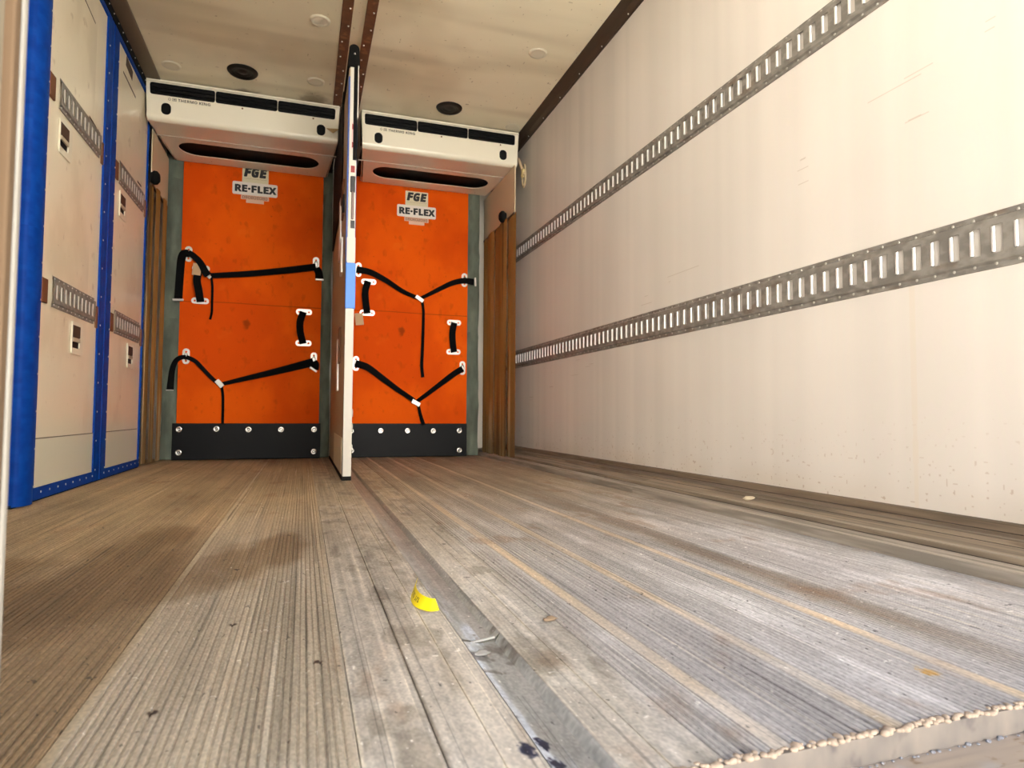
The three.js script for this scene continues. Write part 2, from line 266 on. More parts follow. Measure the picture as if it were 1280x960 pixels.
structure(mesh('wall_right', planar(box(XR, XR + 0.07, -0.16, YC + 0.1, ZB - 0.06, -0.45), 2, 1, 1 / 4.9, 1 / 2.4, 5.25, 0), M.wall));
structure(mesh('wall_left', planar(box(XL - 0.07, XL, -0.16, YC + 0.1, ZB - 0.06, -0.45), 2, 1, 1 / 4.9, 1 / 2.4, 5.25, 0), M.wall));
structure(mesh('wall_back', box(XL - 0.07, XR + 0.07, -0.16, YC + 0.1, ZB - 0.06, ZB), M.shell));
{ // ceiling with the slot that the partition runs in
  const c = group('ceiling'); structure(c);
  for (const [a, b] of [[XL - 0.07, 0.2], [0.265, XR + 0.07]]) mesh('ceiling_panel', planar(box(a, b, YC, YC + 0.09, ZB - 0.06, -0.45), 0, 2, 1 / 2.7, 1 / 4.9, 1.1, 5.25), M.ceiling, c);
  mesh('slot_bed', planar(box(0.195, 0.27, YC + 0.02, YC + 0.09, ZB - 0.06, -0.45), 0, 2, 1 / 2.7, 1 / 4.9, 1.1, 5.25), M.ceiling, c);
  const rivet = new THREE.SphereGeometry(0.005, 8, 5);
  const strip = (x0, x1) => { const t = group('trim'); t.name = 'trim_' + (++trims); structure(t); mesh('strip', planar(rbox(x0, x1, YC - 0.007, YC + 0.001, ZB, -0.47, 0.002), 0, 2, 8, 1), M.trim, t); const r = []; for (let z = -0.6; z > -5; z -= 0.155) r.push(rivet.clone().translate((x0 + x1) / 2 + ((Math.round(z * 100) % 2) ? 0.012 : -0.012), YC - 0.008, z)); const q = mesh('rivets', r, M.zinc, t); q.userData.kind = 'stuff'; };
  var trims = 0;
  strip(0.147, 0.201); strip(0.264, 0.318);
  { const t = group('trim'); t.name = 'trim_3'; structure(t); mesh('angle', sweepZ([[1.452, YC], [1.456, YC - 0.006], [1.5, YC - 0.012], [1.519, YC - 0.03], [1.521, YC - 0.045], [XR, YC - 0.045]], ZB, -0.47), M.trimDark, t); const r = []; for (let z = -0.7; z > -5; z -= 0.3) r.push(rivet.clone().translate(1.518, YC - 0.028, z)); mesh('rivets', r, M.zinc, t).userData.kind = 'stuff'; }
  { const t = group('trim'); t.name = 'trim_4'; structure(t); mesh('strip', planar(rbox(-0.962, -0.872, YC - 0.014, YC, -4.32, -0.47, 0.004), 0, 2, 3, 1), M.trimGrey, t); mesh('gasket', rbox(-1.0, -0.95, 2.322, YC - 0.001, -4.40, -2.4, 0.006), M.rubber, t); const r = []; for (let z = -2.6; z > -4.38; z -= 0.085) r.push(rivet.clone().scale(0.8, 0.8, 0.8).translate(-0.9495, 2.352, z)); mesh('rivets', r, M.zinc, t).userData.kind = 'stuff'; }
}
{ // stepped kick rails along the foot of the right-hand wall
  const t = group('trim'); t.name = 'trim_5'; structure(t);
  const P = [[[1.368, -0.01], [1.368, 0.026], [1.371, 0.029], [1.412, 0.035]], [[1.411, 0.03], [1.411, 0.046], [1.414, 0.049], [1.470, 0.060], [1.473, 0.063], [1.473, 0.07]], [[1.473, 0.06], [1.474, 0.074], [1.512, 0.08], [1.515, 0.099], [XR, 0.102]]];
  P.forEach((p, i) => { const g = sweepZ(p, ZB, ZF), q = g.attributes.position, uv = g.attributes.uv; for (let j = 0; j < q.count; j++) uv.setXY(j, (q.getX(j) + q.getY(j)) * 4, q.getZ(j) * 0.4); mesh('kick_rail', g, std([0xffffff, 0xe6dccf, 0xbcae9e][i], 0.6, 0, { map: M.railMap }), t);
    const nose = [[1.3705, 0.0285], [1.4135, 0.0485], [1.4735, 0.0735]][i]; mesh('edge_highlight', new THREE.CylinderGeometry(0.0026, 0.0026, ZF - ZB, 8).rotateX(Math.PI / 2).translate(nose[0], nose[1], (ZF + ZB) / 2), std([0xb4a796, 0xa29584, 0x7f7262][i], 0.6), t);  // thin strip paints a highlight along each step edge
    mesh('crease_shade', box(nose[0] + [0.035, 0.053, 0.033][i], nose[0] + [0.0395, 0.0585, 0.038][i], nose[1], nose[1] + [0.0068, 0.0117, 0.0072][i], ZB, ZF), std(0x4a3f34, 0.8), t); });  // dark strip paints shade into the crease at each riser
}
{ // rear door leaf, closed, seen edge-on at the left
  const d = group('door_1', [0, 0, 0]); structure(d);
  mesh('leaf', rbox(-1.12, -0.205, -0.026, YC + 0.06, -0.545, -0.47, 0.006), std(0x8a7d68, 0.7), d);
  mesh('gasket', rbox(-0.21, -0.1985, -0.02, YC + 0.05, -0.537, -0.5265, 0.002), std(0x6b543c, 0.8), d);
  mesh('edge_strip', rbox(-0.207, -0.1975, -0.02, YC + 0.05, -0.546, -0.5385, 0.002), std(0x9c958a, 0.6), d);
}

// ───────────────────────── load rails (slotted steel tracks) ─────────────────────────
function trackGeo(len, h, first, n, pitch = 0.0508) {          // length along +x, face towards +z
  const hw = h * 0.37, sh = h * 0.245, s = rectShape(0, len, -hw, hw), lips = [], rivets = [];
  for (let i = 0; i < n; i++) {
    const x = first + i * pitch, r = 0.004; if (x > len - 0.01) break;
    const p = new THREE.Path(); const a = x - 0.004, b = x + 0.022;
    p.moveTo(a, -sh + r); p.lineTo(a, sh - r); p.lineTo(a + r, sh); p.lineTo(b, sh); p.lineTo(b, -sh); p.lineTo(a + r, -sh); p.closePath(); s.holes.push(p);
    lips.push(new THREE.CylinderGeometry(0.0052, 0.0052, sh * 2 - 0.006, 8, 1, false).scale(1, 1, 0.7).translate(x, 0, 0.0098));
  }
  const web = extrude(s, 0.0022).translate(0, 0, 0.009);
  const side = (sg) => { const q = [[hw, 0.0112], [hw + h * 0.035, 0.0035], [h / 2 - 0.001, 0.0035], [h / 2, 0.0005]].map(([y, z]) => [y * sg, z]); const g = sweepZ(q, 0, len); const p = g.attributes.position, nn = g.attributes.normal; for (let i = 0; i < p.count; i++) { p.setXYZ(i, p.getZ(i), p.getX(i), p.getY(i)); const ny = nn.getX(i), nz = nn.getY(i), s2 = nz < 0 ? -1 : 1; nn.setXYZ(i, 0, ny * s2, nz * s2); } return wound(g); };
  for (let x = 0.02; x < len; x += pitch) for (const sg of [-1, 1]) rivets.push(new THREE.SphereGeometry(0.0042, 8, 5).scale(1, 1, 0.5).translate(x, sg * (h / 2 - 0.0105), 0.004));
  const plate = planar(merge([web, side(1), side(-1)]), 0, 1, 0.25, 5, 0, h / 2);
  return { plate, lips: merge(lips), rivets: merge(rivets), slots: lips.length, lip: lips[0] };
}
{
  const L = 4.42, z0 = -4.98;
  for (const [y, h, f, lab] of [[0.752, 0.134, 0.018, 'lower slotted grey steel load rail along the cream right-hand wall'], [1.556, 0.124, 0.03, 'upper slotted grey steel load rail near the ceiling on the cream right-hand wall']]) {
    const g = group('load_rail', [XR, y, z0], -Math.PI / 2), t = trackGeo(L, h, f, 86);
    mesh('channel', t.plate, M.galv, g); for (let i = 0; i < t.slots; i++) mesh('slot_lip', t.lip, M.lip, g).position.x = i * 0.0508; mesh('rivets', t.rivets, M.rivet, g).userData.kind = 'stuff';
    tag(g, lab, 'rail', 'load rails on the right-hand wall');
  }
}

// ───────────────────────── orange bulkheads at the far end ─────────────────────────
const plateShape = (w, h) => { const r = Math.min(w, h) / 2, s = rectShape(-w / 2, w / 2, -h / 2, h / 2, r - 0.0005), v = h > w; s.holes.push(circ(v ? 0 : -w / 2 + r, v ? h / 2 - r : 0, r * 0.4), circ(v ? 0 : w / 2 - r, v ? -h / 2 + r : 0, r * 0.4)); return s; };
const plateV = extrude(plateShape(0.044, 0.108), 0.004, 0.0012, 6), plateH = extrude(plateShape(0.112, 0.042), 0.004, 0.0012, 6);
const loop = new THREE.TorusGeometry(0.017, 0.004, 6, 14).scale(0.7, 1.3, 1);
const washerG = merge([new THREE.TorusGeometry(0.015, 0.007, 6, 18).scale(1, 1, 0.55), new THREE.CylinderGeometry(0.0065, 0.0065, 0.006, 6).rotateX(Math.PI / 2)]);
const at = (pts, z) => pts.map(([x, y], i) => [x, y, z]);
function stickerTex() {
  return {
    fge: canvasTex(256, 176, (c, w, h) => { c.fillStyle = '#d9cfae'; c.fillRect(0, 0, w, h); c.fillStyle = '#090a10'; c.save(); c.transform(1, 0, -0.16, 1, 18, 0); c.font = 'bold 128px sans-serif'; c.textBaseline = 'alphabetic';
      [['F', 2, 66], ['G', 72, 74], ['E', 152, 66]].forEach(([t, x, w2]) => { const m = c.measureText(t).width; c.save(); c.translate(x + 10, 112); c.scale(w2 / m, 0.98); c.fillText(t, 0, 0); c.lineWidth = 14; c.lineJoin = 'round'; c.strokeStyle = '#090a10'; c.strokeText(t, 0, 0); c.restore(); }); c.restore();
      c.fillStyle = 'rgba(120,96,60,.55)'; for (let i = 0; i < 22; i++) c.fillRect(20 + i * 10, 132 + (i % 3) * 2, 6, 5); }),
    flex: canvasTex(512, 160, (c, w, h) => { c.fillStyle = '#e6ddd2'; c.fillRect(0, 0, w, h); c.fillStyle = '#0a0a10'; c.font = 'bold 112px sans-serif'; c.textAlign = 'left'; c.lineWidth = 8; c.lineJoin = 'round'; c.strokeStyle = '#0a0a10'; c.save(); c.translate(20, 120); const m = c.measureText('RE·FLEX').width; c.scale(474 / m, 1.02); c.fillText('RE·FLEX', 0, 0); c.strokeText('RE·FLEX', 0, 0); c.restore(); }),
    low: canvasTex(256, 56, (c, w, h) => { c.fillStyle = '#dba98c'; c.fillRect(0, 0, w, h); c.strokeStyle = '#5c3a30'; c.lineWidth = 4; for (let i = 0; i < 9; i++) { const x = 16 + i * 26; c.strokeRect(x, 12, 15, 30); if (i % 2) { c.beginPath(); c.moveTo(x, 28); c.lineTo(x + 16, 26); c.stroke(); } } }),
  };
}
const ST = stickerTex();
const stickM = { fge: std(0xffffff, 0.45, 0, { map: ST.fge }), flex: std(0xffffff, 0.4, 0, { map: ST.flex }), low: std(0xffffff, 0.5, 0, { map: ST.low }), bar: std(0xe3b79c, 0.5) };
function decal(parent, name, x0, x1, y0, y1, z, mat, r = 0.004) {
  const g = new THREE.ShapeGeometry(rectShape(x0, x1, y0, y1, r), 4).translate(0, 0, z); planar(g, 0, 1, 1 / (x1 - x0), 1 / (y1 - y0), -x0, -y0); return mesh(name, g, mat, parent);
}
function bulkhead(o) {
  const b = group('bulkhead', [0, 0, 0]), { x0, x1, padL, padR, top } = o, F = -4.99;
  mesh('panel', planar(box(x0, x1, 0.012, top, -5.045, F), 0, 1, 1 / (x1 - x0), 1 / 2.2, -x0, 0), M.orange, b);
  const pad = (a, c, seedv) => {                                // quilted fabric edge, gently lumpy
    const g = new RoundedBoxGeometry(c - a, top - 0.01, 0.06, 6, 0.02); const p = g.attributes.position;
    const s = new THREE.BoxGeometry(c - a, top - 0.01, 0.05, 4, 60, 2), q = s.attributes.position;
    for (let i = 0; i < q.count; i++) { const X = q.getX(i) / (c - a) * 2, Y = q.getY(i), zz = q.getZ(i); q.setXYZ(i, q.getX(i) + (fbm(Y * 4 + seedv, X, 3) - 0.5) * 0.02, Y, zz > 0 ? zz - X * X * 0.02 + (fbm(Y * 9 + seedv + X * 1.5, X * 2.6 + 5, 3) - 0.5) * 0.05 : zz); }
    s.translate((a + c) / 2, (top + 0.01) / 2, -5.013); s.computeVertexNormals(); return mesh('edge_pad', planar(s, 0, 1, 4, 1), M.pad, b);
  };
  pad(...padL, o.seed); pad(...padR, o.seed + 4);
  const k = mesh('kick_plate', rbox(o.kick[0], o.kick[1], 0.006, 0.262, F - 0.004, F + 0.008, 0.003), M.black, b);
  for (const [x, y] of o.wash) mesh('washer', washerG, M.chrome, k).position.set(x, y, F + 0.010);
  const S = o.sticker;
  decal(b, 'sticker', S[0] - 0.09, S[0] + 0.09, S[1], S[2], F + 0.0015, stickM.fge, 0.003).userData.label = 'cream sticker reading FGE';
  decal(b, 'sticker', S[0] - 0.154, S[0] + 0.154, S[1] - 0.095, S[1], F + 0.0025, stickM.flex, 0.012).userData.label = 'white sticker reading RE-FLEX';
  decal(b, 'sticker', S[0] - 0.096, S[0] + 0.096, S[1] - 0.128, S[1] - 0.095, F + 0.0015, stickM.low, 0.003);
  decal(b, 'sticker', S[0] - 0.06, S[0] + 0.062, S[1] - 0.152, S[1] - 0.128, F + 0.0015, stickM.bar, 0.002);
  for (const [x, y] of o.plates) { const a = mesh('anchor_plate', plateV, M.zinc, b); a.position.set(x, y, F + 0.001); const l = mesh('loop', loop, M.chrome, a); l.position.set(0, 0, 0.009); }
  for (const [pts, w, dz] of o.straps) mesh('strap', ribbon(at(pts, F + (dz ?? 0.010)), w), M.web, b);
  for (const [x, y, r, w, h] of o.buckles) { const m = mesh('buckle', rbox(-w / 2, w / 2, -h / 2, h / 2, 0, 0.014, 0.004), M.zinc, b); m.position.set(x, y, F + 0.012); m.rotation.z = r; }
  for (const [pts, p0, p1] of o.handles) {
    const h = mesh('handle', ribbon(pts.map(([x, y], i) => [x, y, F + 0.008 + (i > 0 && i < pts.length - 1 ? 0.028 : 0)]), 0.05, 0.006), M.web, b);
    for (const p of [p0, p1]) mesh('mounting_plate', plateH, M.zinc, h).position.set(p[0], p[1], F + 0.001);
  }
  for (const [x, y, w, h, r] of o.tags) { const t = mesh('paper_tag', box(-w / 2, w / 2, -h / 2, h / 2, 0, 0.002), M.tan, b); t.position.set(x, y, F + 0.03); t.rotation.z = r; }
  tag(b, o.label, 'bulkhead', 'orange bulkheads at the far end'); return b;
}
bulkhead({
  label: 'left orange bulkhead with grey padded edges, hung with black straps, between blue-framed panels and partition', seed: 3,
  x0: -0.842, x1: 0.113, padL: [-0.945, -0.842], padR: [0.113, 0.186], top: 2.2, kick: [-0.866, 0.126], sticker: [-0.367, 2.024, 2.15],
  wash: [[-0.822, 0.219], [-0.583, 0.222], [-0.371, 0.217], [-0.151, 0.217], [0.080, 0.217], [-0.821, 0.058], [0.081, 0.054]],
  plates: [[-0.795, 1.461], [0.070, 1.454], [-0.792, 0.733], [0.068, 0.735]],
  straps: [[[[-0.793, 1.463], [-0.822, 1.462], [-0.836, 1.43], [-0.842, 1.361], [-0.846, 1.263], [-0.850, 1.135]], 0.052, 0.012],
    [[[-0.793, 1.466], [-0.762, 1.447], [-0.726, 1.414], [-0.701, 1.378], [-0.682, 1.340], [-0.660, 1.310]], [0.04, 0.05], 0.034],
    [[[-0.645, 1.313], [-0.401, 1.345], [-0.296, 1.362], [-0.1, 1.398], [0.069, 1.432]], [0.038, 0.052], 0.02],
    [[[-0.642, 1.305], [-0.634, 1.231], [-0.633, 1.112], [-0.633, 1.053], [-0.643, 1.000]], 0.016, 0.012],
    [[[0.072, 1.425], [0.089, 1.395], [0.096, 1.345]], [0.05, 0.06], 0.014],
    [[[-0.79, 0.728], [-0.825, 0.722], [-0.852, 0.700], [-0.872, 0.646], [-0.881, 0.550], [-0.884, 0.497]], [0.03, 0.045], 0.012],
    [[[-0.79, 0.728], [-0.735, 0.703], [-0.677, 0.643], [-0.611, 0.573], [-0.572, 0.540]], [0.03, 0.026], 0.014],
    [[[-0.561, 0.540], [-0.413, 0.581], [-0.246, 0.627], [-0.091, 0.671], [0.066, 0.718]], [0.026, 0.062], 0.014],
    [[[-0.556, 0.53], [-0.546, 0.46], [-0.544, 0.396], [-0.543, 0.256]], 0.018, 0.012],
    [[[0.066, 0.722], [0.078, 0.70], [0.070, 0.665]], [0.05, 0.07], 0.016]],
  buckles: [[-0.668, 1.318, -0.8, 0.06, 0.024], [-0.570, 0.545, -0.85, 0.06, 0.034], [-0.851, 1.128, 0.04, 0.07, 0.016], [0.097, 1.338, 0, 0.06, 0.014], [0.066, 0.662, -0.6, 0.06, 0.016], [-0.885, 0.492, 0, 0.05, 0.008]],
  handles: [[[[-0.724, 1.36], [-0.731, 1.271], [-0.718, 1.199], [-0.708, 1.122]], [-0.712, 1.364], [-0.712, 1.131]], [[[-0.012, 1.09], [-0.034, 1.014], [-0.032, 0.939], [-0.010, 0.852]], [-0.008, 1.090], [-0.007, 0.857]]],
  tags: [[-0.735, 1.350, 0.055, 0.085, -0.1]],
});
bulkhead({
  label: 'right orange bulkhead with grey padded edges, hung with black straps, beside the amber strip curtain', seed: 11,
  x0: 0.27, x1: 1.243, padL: [0.238, 0.27], padR: [1.243, 1.345], top: 2.2, kick: [0.29, 1.246], sticker: [0.823, 1.982, 2.096],
  wash: [[0.349, 0.205], [0.568, 0.207], [0.774, 0.206], [0.975, 0.204], [1.185, 0.205], [0.352, 0.057], [1.187, 0.05]],
  plates: [[0.382, 1.438], [1.216, 1.417], [0.375, 0.717], [1.206, 0.705]],
  straps: [[[[0.366, 1.437], [0.464, 1.424], [0.582, 1.372], [0.723, 1.290], [0.846, 1.243]], [0.052, 0.03], 0.014],
    [[[0.856, 1.242], [0.948, 1.293], [1.030, 1.340], [1.114, 1.383], [1.209, 1.409], [1.292, 1.404]], [0.026, 0.05], 0.014],
    [[[0.872, 1.235], [0.884, 1.15], [0.885, 1.075], [0.881, 0.850], [0.877, 0.708], [0.886, 0.623]], [0.022, 0.026], 0.012],
    [[[0.369, 0.717], [0.456, 0.692], [0.554, 0.623], [0.694, 0.522], [0.822, 0.440]], [0.056, 0.034], 0.014],
    [[[0.840, 0.432], [0.937, 0.504], [1.039, 0.583], [1.143, 0.662], [1.206, 0.700]], [0.03, 0.05], 0.014],
    [[[0.852, 0.413], [0.873, 0.323], [0.897, 0.25]], [0.022, 0.03], 0.012]],
  buckles: [[0.852, 1.240, -0.6, 0.07, 0.03], [0.834, 0.422, -0.5, 0.07, 0.034], [1.303, 1.405, 0.05, 0.014, 0.07]],
  handles: [[[[0.455, 1.353], [0.433, 1.271], [0.437, 1.192], [0.453, 1.103]], [0.461, 1.350], [0.453, 1.109]], [[[1.134, 1.067], [1.114, 0.983], [1.118, 0.901], [1.135, 0.829]], [1.134, 1.067], [1.132, 0.833]]],
  tags: [[0.392, 1.054, 0.06, 0.09, 0.12]],
});

// ───────────────────────── refrigeration units under the ceiling ─────────────────────────
const brandTex = canvasTex(512, 64, (c, w, h) => {
  c.fillStyle = '#e9e1cc'; c.fillRect(0, 0, w, h); c.strokeStyle = '#6d6250'; c.lineWidth = 5; c.beginPath(); c.arc(28, 32, 13, 0, 7); c.stroke(); c.strokeRect(62, 18, 42, 28); c.fillStyle = '#6d6250'; c.fillRect(70, 26, 26, 12);
  c.fillStyle = '#14120f'; c.font = 'bold 46px sans-serif'; c.save(); c.translate(122, 48); const m = c.measureText('THERMO KING').width; c.scale(378 / m, 0.95); c.fillText('THERMO KING', 0, 0); c.restore();
});
const brandM = std(0xffffff, 0.4, 0, { map: brandTex });
function unit(x0, W, label, dented) {
  const u = group('cooling_unit', [x0, 0, 0]), ZFr = -4.32, YB = 2.125, r = 0.035;
  const slots = [[0.025, 0.3895], [0.3925, 0.7585], [0.7615, 1.12]].map((p) => p.map((x) => x * W / 1.15));
  const f = rectShape(0, W, YB + r, YC - 0.009, 0);
  for (const [a, b] of slots) f.holes.push(rectShape(a, b, 2.282, 2.358, 0.014));
  const parts = [extrude(f, 0.004, 0, 8).translate(0, 0, ZFr - 0.004)];
  const curve = []; for (let i = 0; i <= 10; i++) { const a = i / 10 * Math.PI / 2; curve.push([ZFr - r + Math.cos(a) * r, YB + r - Math.sin(a) * r]); }
  const corner = sweepZ(curve, 0, W); { const p = corner.attributes.position, n = corner.attributes.normal; for (let i = 0; i < p.count; i++) { const z = p.getX(i), y = p.getY(i), x = p.getZ(i), nz = n.getX(i), ny = n.getY(i); p.setXYZ(i, x, y, z); const cz = z - (ZFr - r), cy = y - (YB + r), L = Math.hypot(cz, cy); n.setXYZ(i, 0, cy / L, cz / L); } } parts.push(wound(corner));
  const under = rectShape(0, W, ZFr - r, -4.55), rear = rectShape(0.012, W - 0.012, -4.555, -4.975);
  const slab = (s, y) => extrude(s, 0.004, 0, 10).rotateX(Math.PI / 2).translate(0, y, 0);
  const st = new THREE.Path(); { const a = 0.09 * W / 1.15, b = 1.06 * W / 1.15, zc = -4.73, R = 0.112; st.moveTo(a + R, zc - R); st.lineTo(b - R, zc - R); st.absarc(b - R, zc, R, -Math.PI / 2, Math.PI / 2); st.lineTo(a + R, zc + R); st.absarc(a + R, zc, R, Math.PI / 2, Math.PI * 1.5); }
  const rect2 = new THREE.Shape(); rect2.moveTo(0.012, -4.555); rect2.lineTo(W - 0.012, -4.555); rect2.lineTo(W - 0.012, -4.975); rect2.lineTo(0.012, -4.975); rect2.closePath(); rect2.holes.push(st);
  parts.push(slab(under, YB + 0.004)); parts.push(slab(rect2, YB + 0.001));
  const endS = new THREE.Shape(); endS.moveTo(-4.975, YB); endS.lineTo(ZFr - r, YB); endS.absarc(ZFr - r, YB + r, r, -Math.PI / 2, 0); endS.lineTo(ZFr, YC - 0.009); endS.lineTo(-4.975, YC - 0.009); endS.closePath();
  for (const x of [0, W - 0.004]) parts.push(extrude(endS, 0.004).rotateY(-Math.PI / 2).translate(x + 0.004, 0, 0));
  const taper = (g) => { const p = g.attributes.position; for (let i = 0; i < p.count; i++) { const d = Math.max(0, ZFr - p.getZ(i)) / 0.65, e = Math.max(0, (2.33 - p.getY(i)) / 0.2), q = 0.012 * e + 0.045 * d * Math.min(1, e); p.setX(i, W / 2 + (p.getX(i) - W / 2) * (1 - q / (W / 2))); } g.computeVertexNormals(); return g; };
  const hg = merge(parts); { const n = hg.attributes.normal.clone(); taper(hg); hg.setAttribute('normal', n); } mesh('housing', hg, M.unit, u);
  for (const x of [0.118, W - 0.12]) { const p = new THREE.Shape(); p.absellipse(0, 0.006, 0.028, 0.03, 0, Math.PI * 2); mesh('port', extrude(rectShape(-0.027, 0.027, -0.036, 0.036, 0.0255), 0.003).translate(x, 2.2, ZFr - 0.001), M.black, u); }
  mesh('seam', box(0.004, W - 0.004, YB - 0.003, YB + 0.002, -4.556, -4.549), M.white, u);
  mesh('top_lip', rbox(0.006, W - 0.006, 2.362, 2.3755, ZFr, ZFr + 0.012, 0.004), M.unit, u);
  mesh('dark_liner', box(0.006, W - 0.006, YB + 0.05, YC - 0.012, -4.44, -4.336), M.black, u);
  mesh('dark_liner', box(0.02, W - 0.02, YB + 0.03, YB + 0.06, -4.96, -4.51), M.black, u);
  for (const y of [2.31, 2.335]) mesh('louvre', box(0.02, W - 0.02, y - 0.0015, y + 0.0015, ZFr - 0.018, ZFr - 0.006), M.black, u);
  
  decal(u, 'brand_print', 0.122, 0.372, 2.246, 2.281, ZFr + 0.0012, brandM, 0.002);
  for (const [x, y, z] of [[0.55, 2.27, ZFr], [0.98, 2.27, ZFr]]) mesh('screw', new THREE.SphereGeometry(0.006, 8, 5).scale(1, 1, 0.4), M.rust, u).position.set(x, y, z + 0.001);
  for (const x of [0.30, 0.95]) mesh('screw', new THREE.SphereGeometry(0.006, 8, 5).scale(1, 0.4, 1), M.rust, u).position.set(x, YB - 0.001, -4.92);
  if (dented) { const d = new THREE.Shape(); d.moveTo(0, 0); d.lineTo(0.085, 0.012); d.lineTo(0.045, -0.04); d.closePath(); mesh('torn_flap', extrude(d, 0.0015).rotateX(-0.5).translate(W - 0.088, 2.215, ZFr + 0.003), std(0xc9a778, 0.35, 0.3), u); }
  tag(u, label, 'cooling unit', 'cooling units under the ceiling'); return u;
}
unit(-0.955, 1.15, 'white ceiling cooling unit above the left orange bulkhead, dented at its right end', true);
unit(0.33, 1.12, 'white ceiling cooling unit above the right orange bulkhead, next to the cream wall', false);

// ───────────────────────── blue-framed panels at the left wall ─────────────────────────
function latchBits(p, z, y) {                                   // recessed slam latch: plate, dark recess, flap
  const X = -0.952;
  const s = holed(rectShape(-0.055, 0.085, -0.075, 0.065, 0.012), rectShape(-0.05, 0.045, -0.05, 0.05, 0.008));
  const l = mesh('latch', extrude(s, 0.004, 0.001, 5).rotateY(Math.PI / 2).translate(X - 0.004, y, z), M.creamPlain, p);
  mesh('recess', box(X - 0.03, X - 0.0045, y - 0.05, y + 0.05, z - 0.045, z + 0.05), M.black, l);
  mesh('flap', rbox(X - 0.006, X + 0.003, y - 0.002, y + 0.05, z - 0.045, z + 0.05, 0.003), std(0x4a352a, 0.6), l);
  mesh('catch', rbox(X - 0.004, X + 0.005, y - 0.022, y - 0.004, z - 0.04, z + 0.046, 0.003), std(0xb8a88e, 0.5), l);
}
function bulkPanel(o) {
  const p = group('partition_panel', [0, 0, 0]), { z0, z1, stile } = o, X = -0.955;   // z0 nearer the doors
  const holes = o.latches.map(([z, y]) => [z, y]);
  const infill = rectShape(-z0 + 0.02, -z1 - 0.02, 0.03, 2.31);
  for (const [z, y] of holes) infill.holes.push(rectShape(-z - 0.05, -z + 0.045, y - 0.05, y + 0.05));
  mesh('infill', planar(extrude(infill, 0.03).rotateY(Math.PI / 2).translate(X - 0.033, 0, 0), 2, 1, 1 / 0.8, 1 / 2.3, 5 + o.off, 0), M.cream, p);
  mesh('kick_sheet', rbox(X - 0.004, X - 0.0005, 0.05, 0.235, z0 - stile, z1 + 0.045, 0.001), M.creamPlain, p);
  mesh('seam', box(X - 0.004, X + 0.0004, 0.235, 0.239, z0 - stile, z1 + 0.045), M.trimGrey, p);
  // frame: round-nosed near stile, flat far stile, rails
  const nose = new THREE.Shape(); const w = o.nose; nose.moveTo(0, -0.05); nose.lineTo(0, 0.002); nose.absarc(w / 2, 0.002, w / 2, Math.PI, 0, true); nose.lineTo(w, -0.05); nose.closePath();
  const ng = extrude(nose, 2.31, 0, 14).rotateX(-Math.PI / 2).scale(1, 1, o.flat); // shape (along z, out) stands up
  // shape x -> -z direction, shape y -> +x
  { const q = ng.attributes.position, n = ng.attributes.normal; for (let i = 0; i < q.count; i++) { const a = q.getX(i), y = q.getY(i), out = -q.getZ(i), na = n.getX(i), ny = n.getY(i), no = -n.getZ(i); q.setXYZ(i, X + out, y + 0.006, z0 - a); n.setXYZ(i, no, ny, -na); } ng.computeVertexNormals(); }
  planar(ng, 2, 1, 3, 1);
  mesh('stile', ng, M.blue, p);
  mesh('stile', planar(rbox(X - 0.03, X + 0.006, 0.006, 2.316, z0 - stile, z0 - w + 0.002, 0.002), 2, 1, 3, 1), M.blue, p);
  mesh('stile', planar(rbox(X - 0.03, X + 0.006, 0.006, 2.316, z1, z1 + o.far, 0.002), 2, 1, 3, 1), M.blue, p);
  mesh('rail', planar(rbox(X - 0.03, X + 0.0055, 0.006, 0.052, z1 + o.far, z0 - stile, 0.002), 2, 1, 3, 1), M.blue, p);
  mesh('rail', planar(rbox(X - 0.03, X + 0.0055, 2.29, 2.316, z1 + o.far, z0 - stile, 0.002), 2, 1, 3, 1), M.blue, p);
  mesh('bottom_seal', box(X - 0.028, X, 0.0005, 0.012, z1, z0), M.rubber, p);
  const rv = [], rg = new THREE.SphereGeometry(0.0045, 8, 5).scale(0.5, 1, 1);
  for (let z = z0 - stile + 0.02; z > z1 + 0.01; z -= 0.09) rv.push(rg.clone().translate(X + 0.0065, 0.033, z));
  for (let y = 0.06; y < 2.3; y += 0.14) rv.push(rg.clone().translate(X + 0.0065, y, z0 - stile + 0.012), rg.clone().translate(X + 0.0065, y, z1 + o.far * 0.5));
  mesh('rivets', rv, M.zinc, p).userData.kind = 'stuff';
  const T = trackGeo(o.trackLen, 0.124, 0.026, 10);
  for (const y of [1.617, 0.816]) {
    const t = mesh('slotted_track', T.plate, M.galv, p); t.rotation.y = Math.PI / 2; t.position.set(X - 0.002, y, o.trackZ);
    mesh('slot_lips', T.lips, M.lip, t); mesh('rivets', T.rivets, M.zinc, t).userData.kind = 'stuff';
    mesh('striker', rbox(X - 0.003, X + 0.006, y - 0.06, y + 0.035, z0 - stile - 0.064, z0 - stile - 0.004, 0.003), M.rust, p);
    mesh('striker', rbox(X - 0.003, X + 0.005, y - 0.075, y + 0.03, z1 + o.far + 0.006, z1 + o.far + 0.03, 0.002), M.rust, p);
  }
  for (const [z, y] of o.latches) latchBits(p, z, y);
  const scuff = std(0x4a3524, 0.6);
  for (const [za, ya, zb, yb, w2] of o.marks) { const L = Math.hypot(zb - za, yb - ya), m = mesh('scuff_mark', new THREE.PlaneGeometry(L, w2).rotateY(Math.PI / 2), scuff, p); m.position.set(X - 0.0022, (ya + yb) / 2, (za + zb) / 2); m.rotation.x = Math.atan2(yb - ya, -(zb - za)); }
  tag(p, o.label, 'panel', 'blue-framed panels along the left wall'); return p;
}
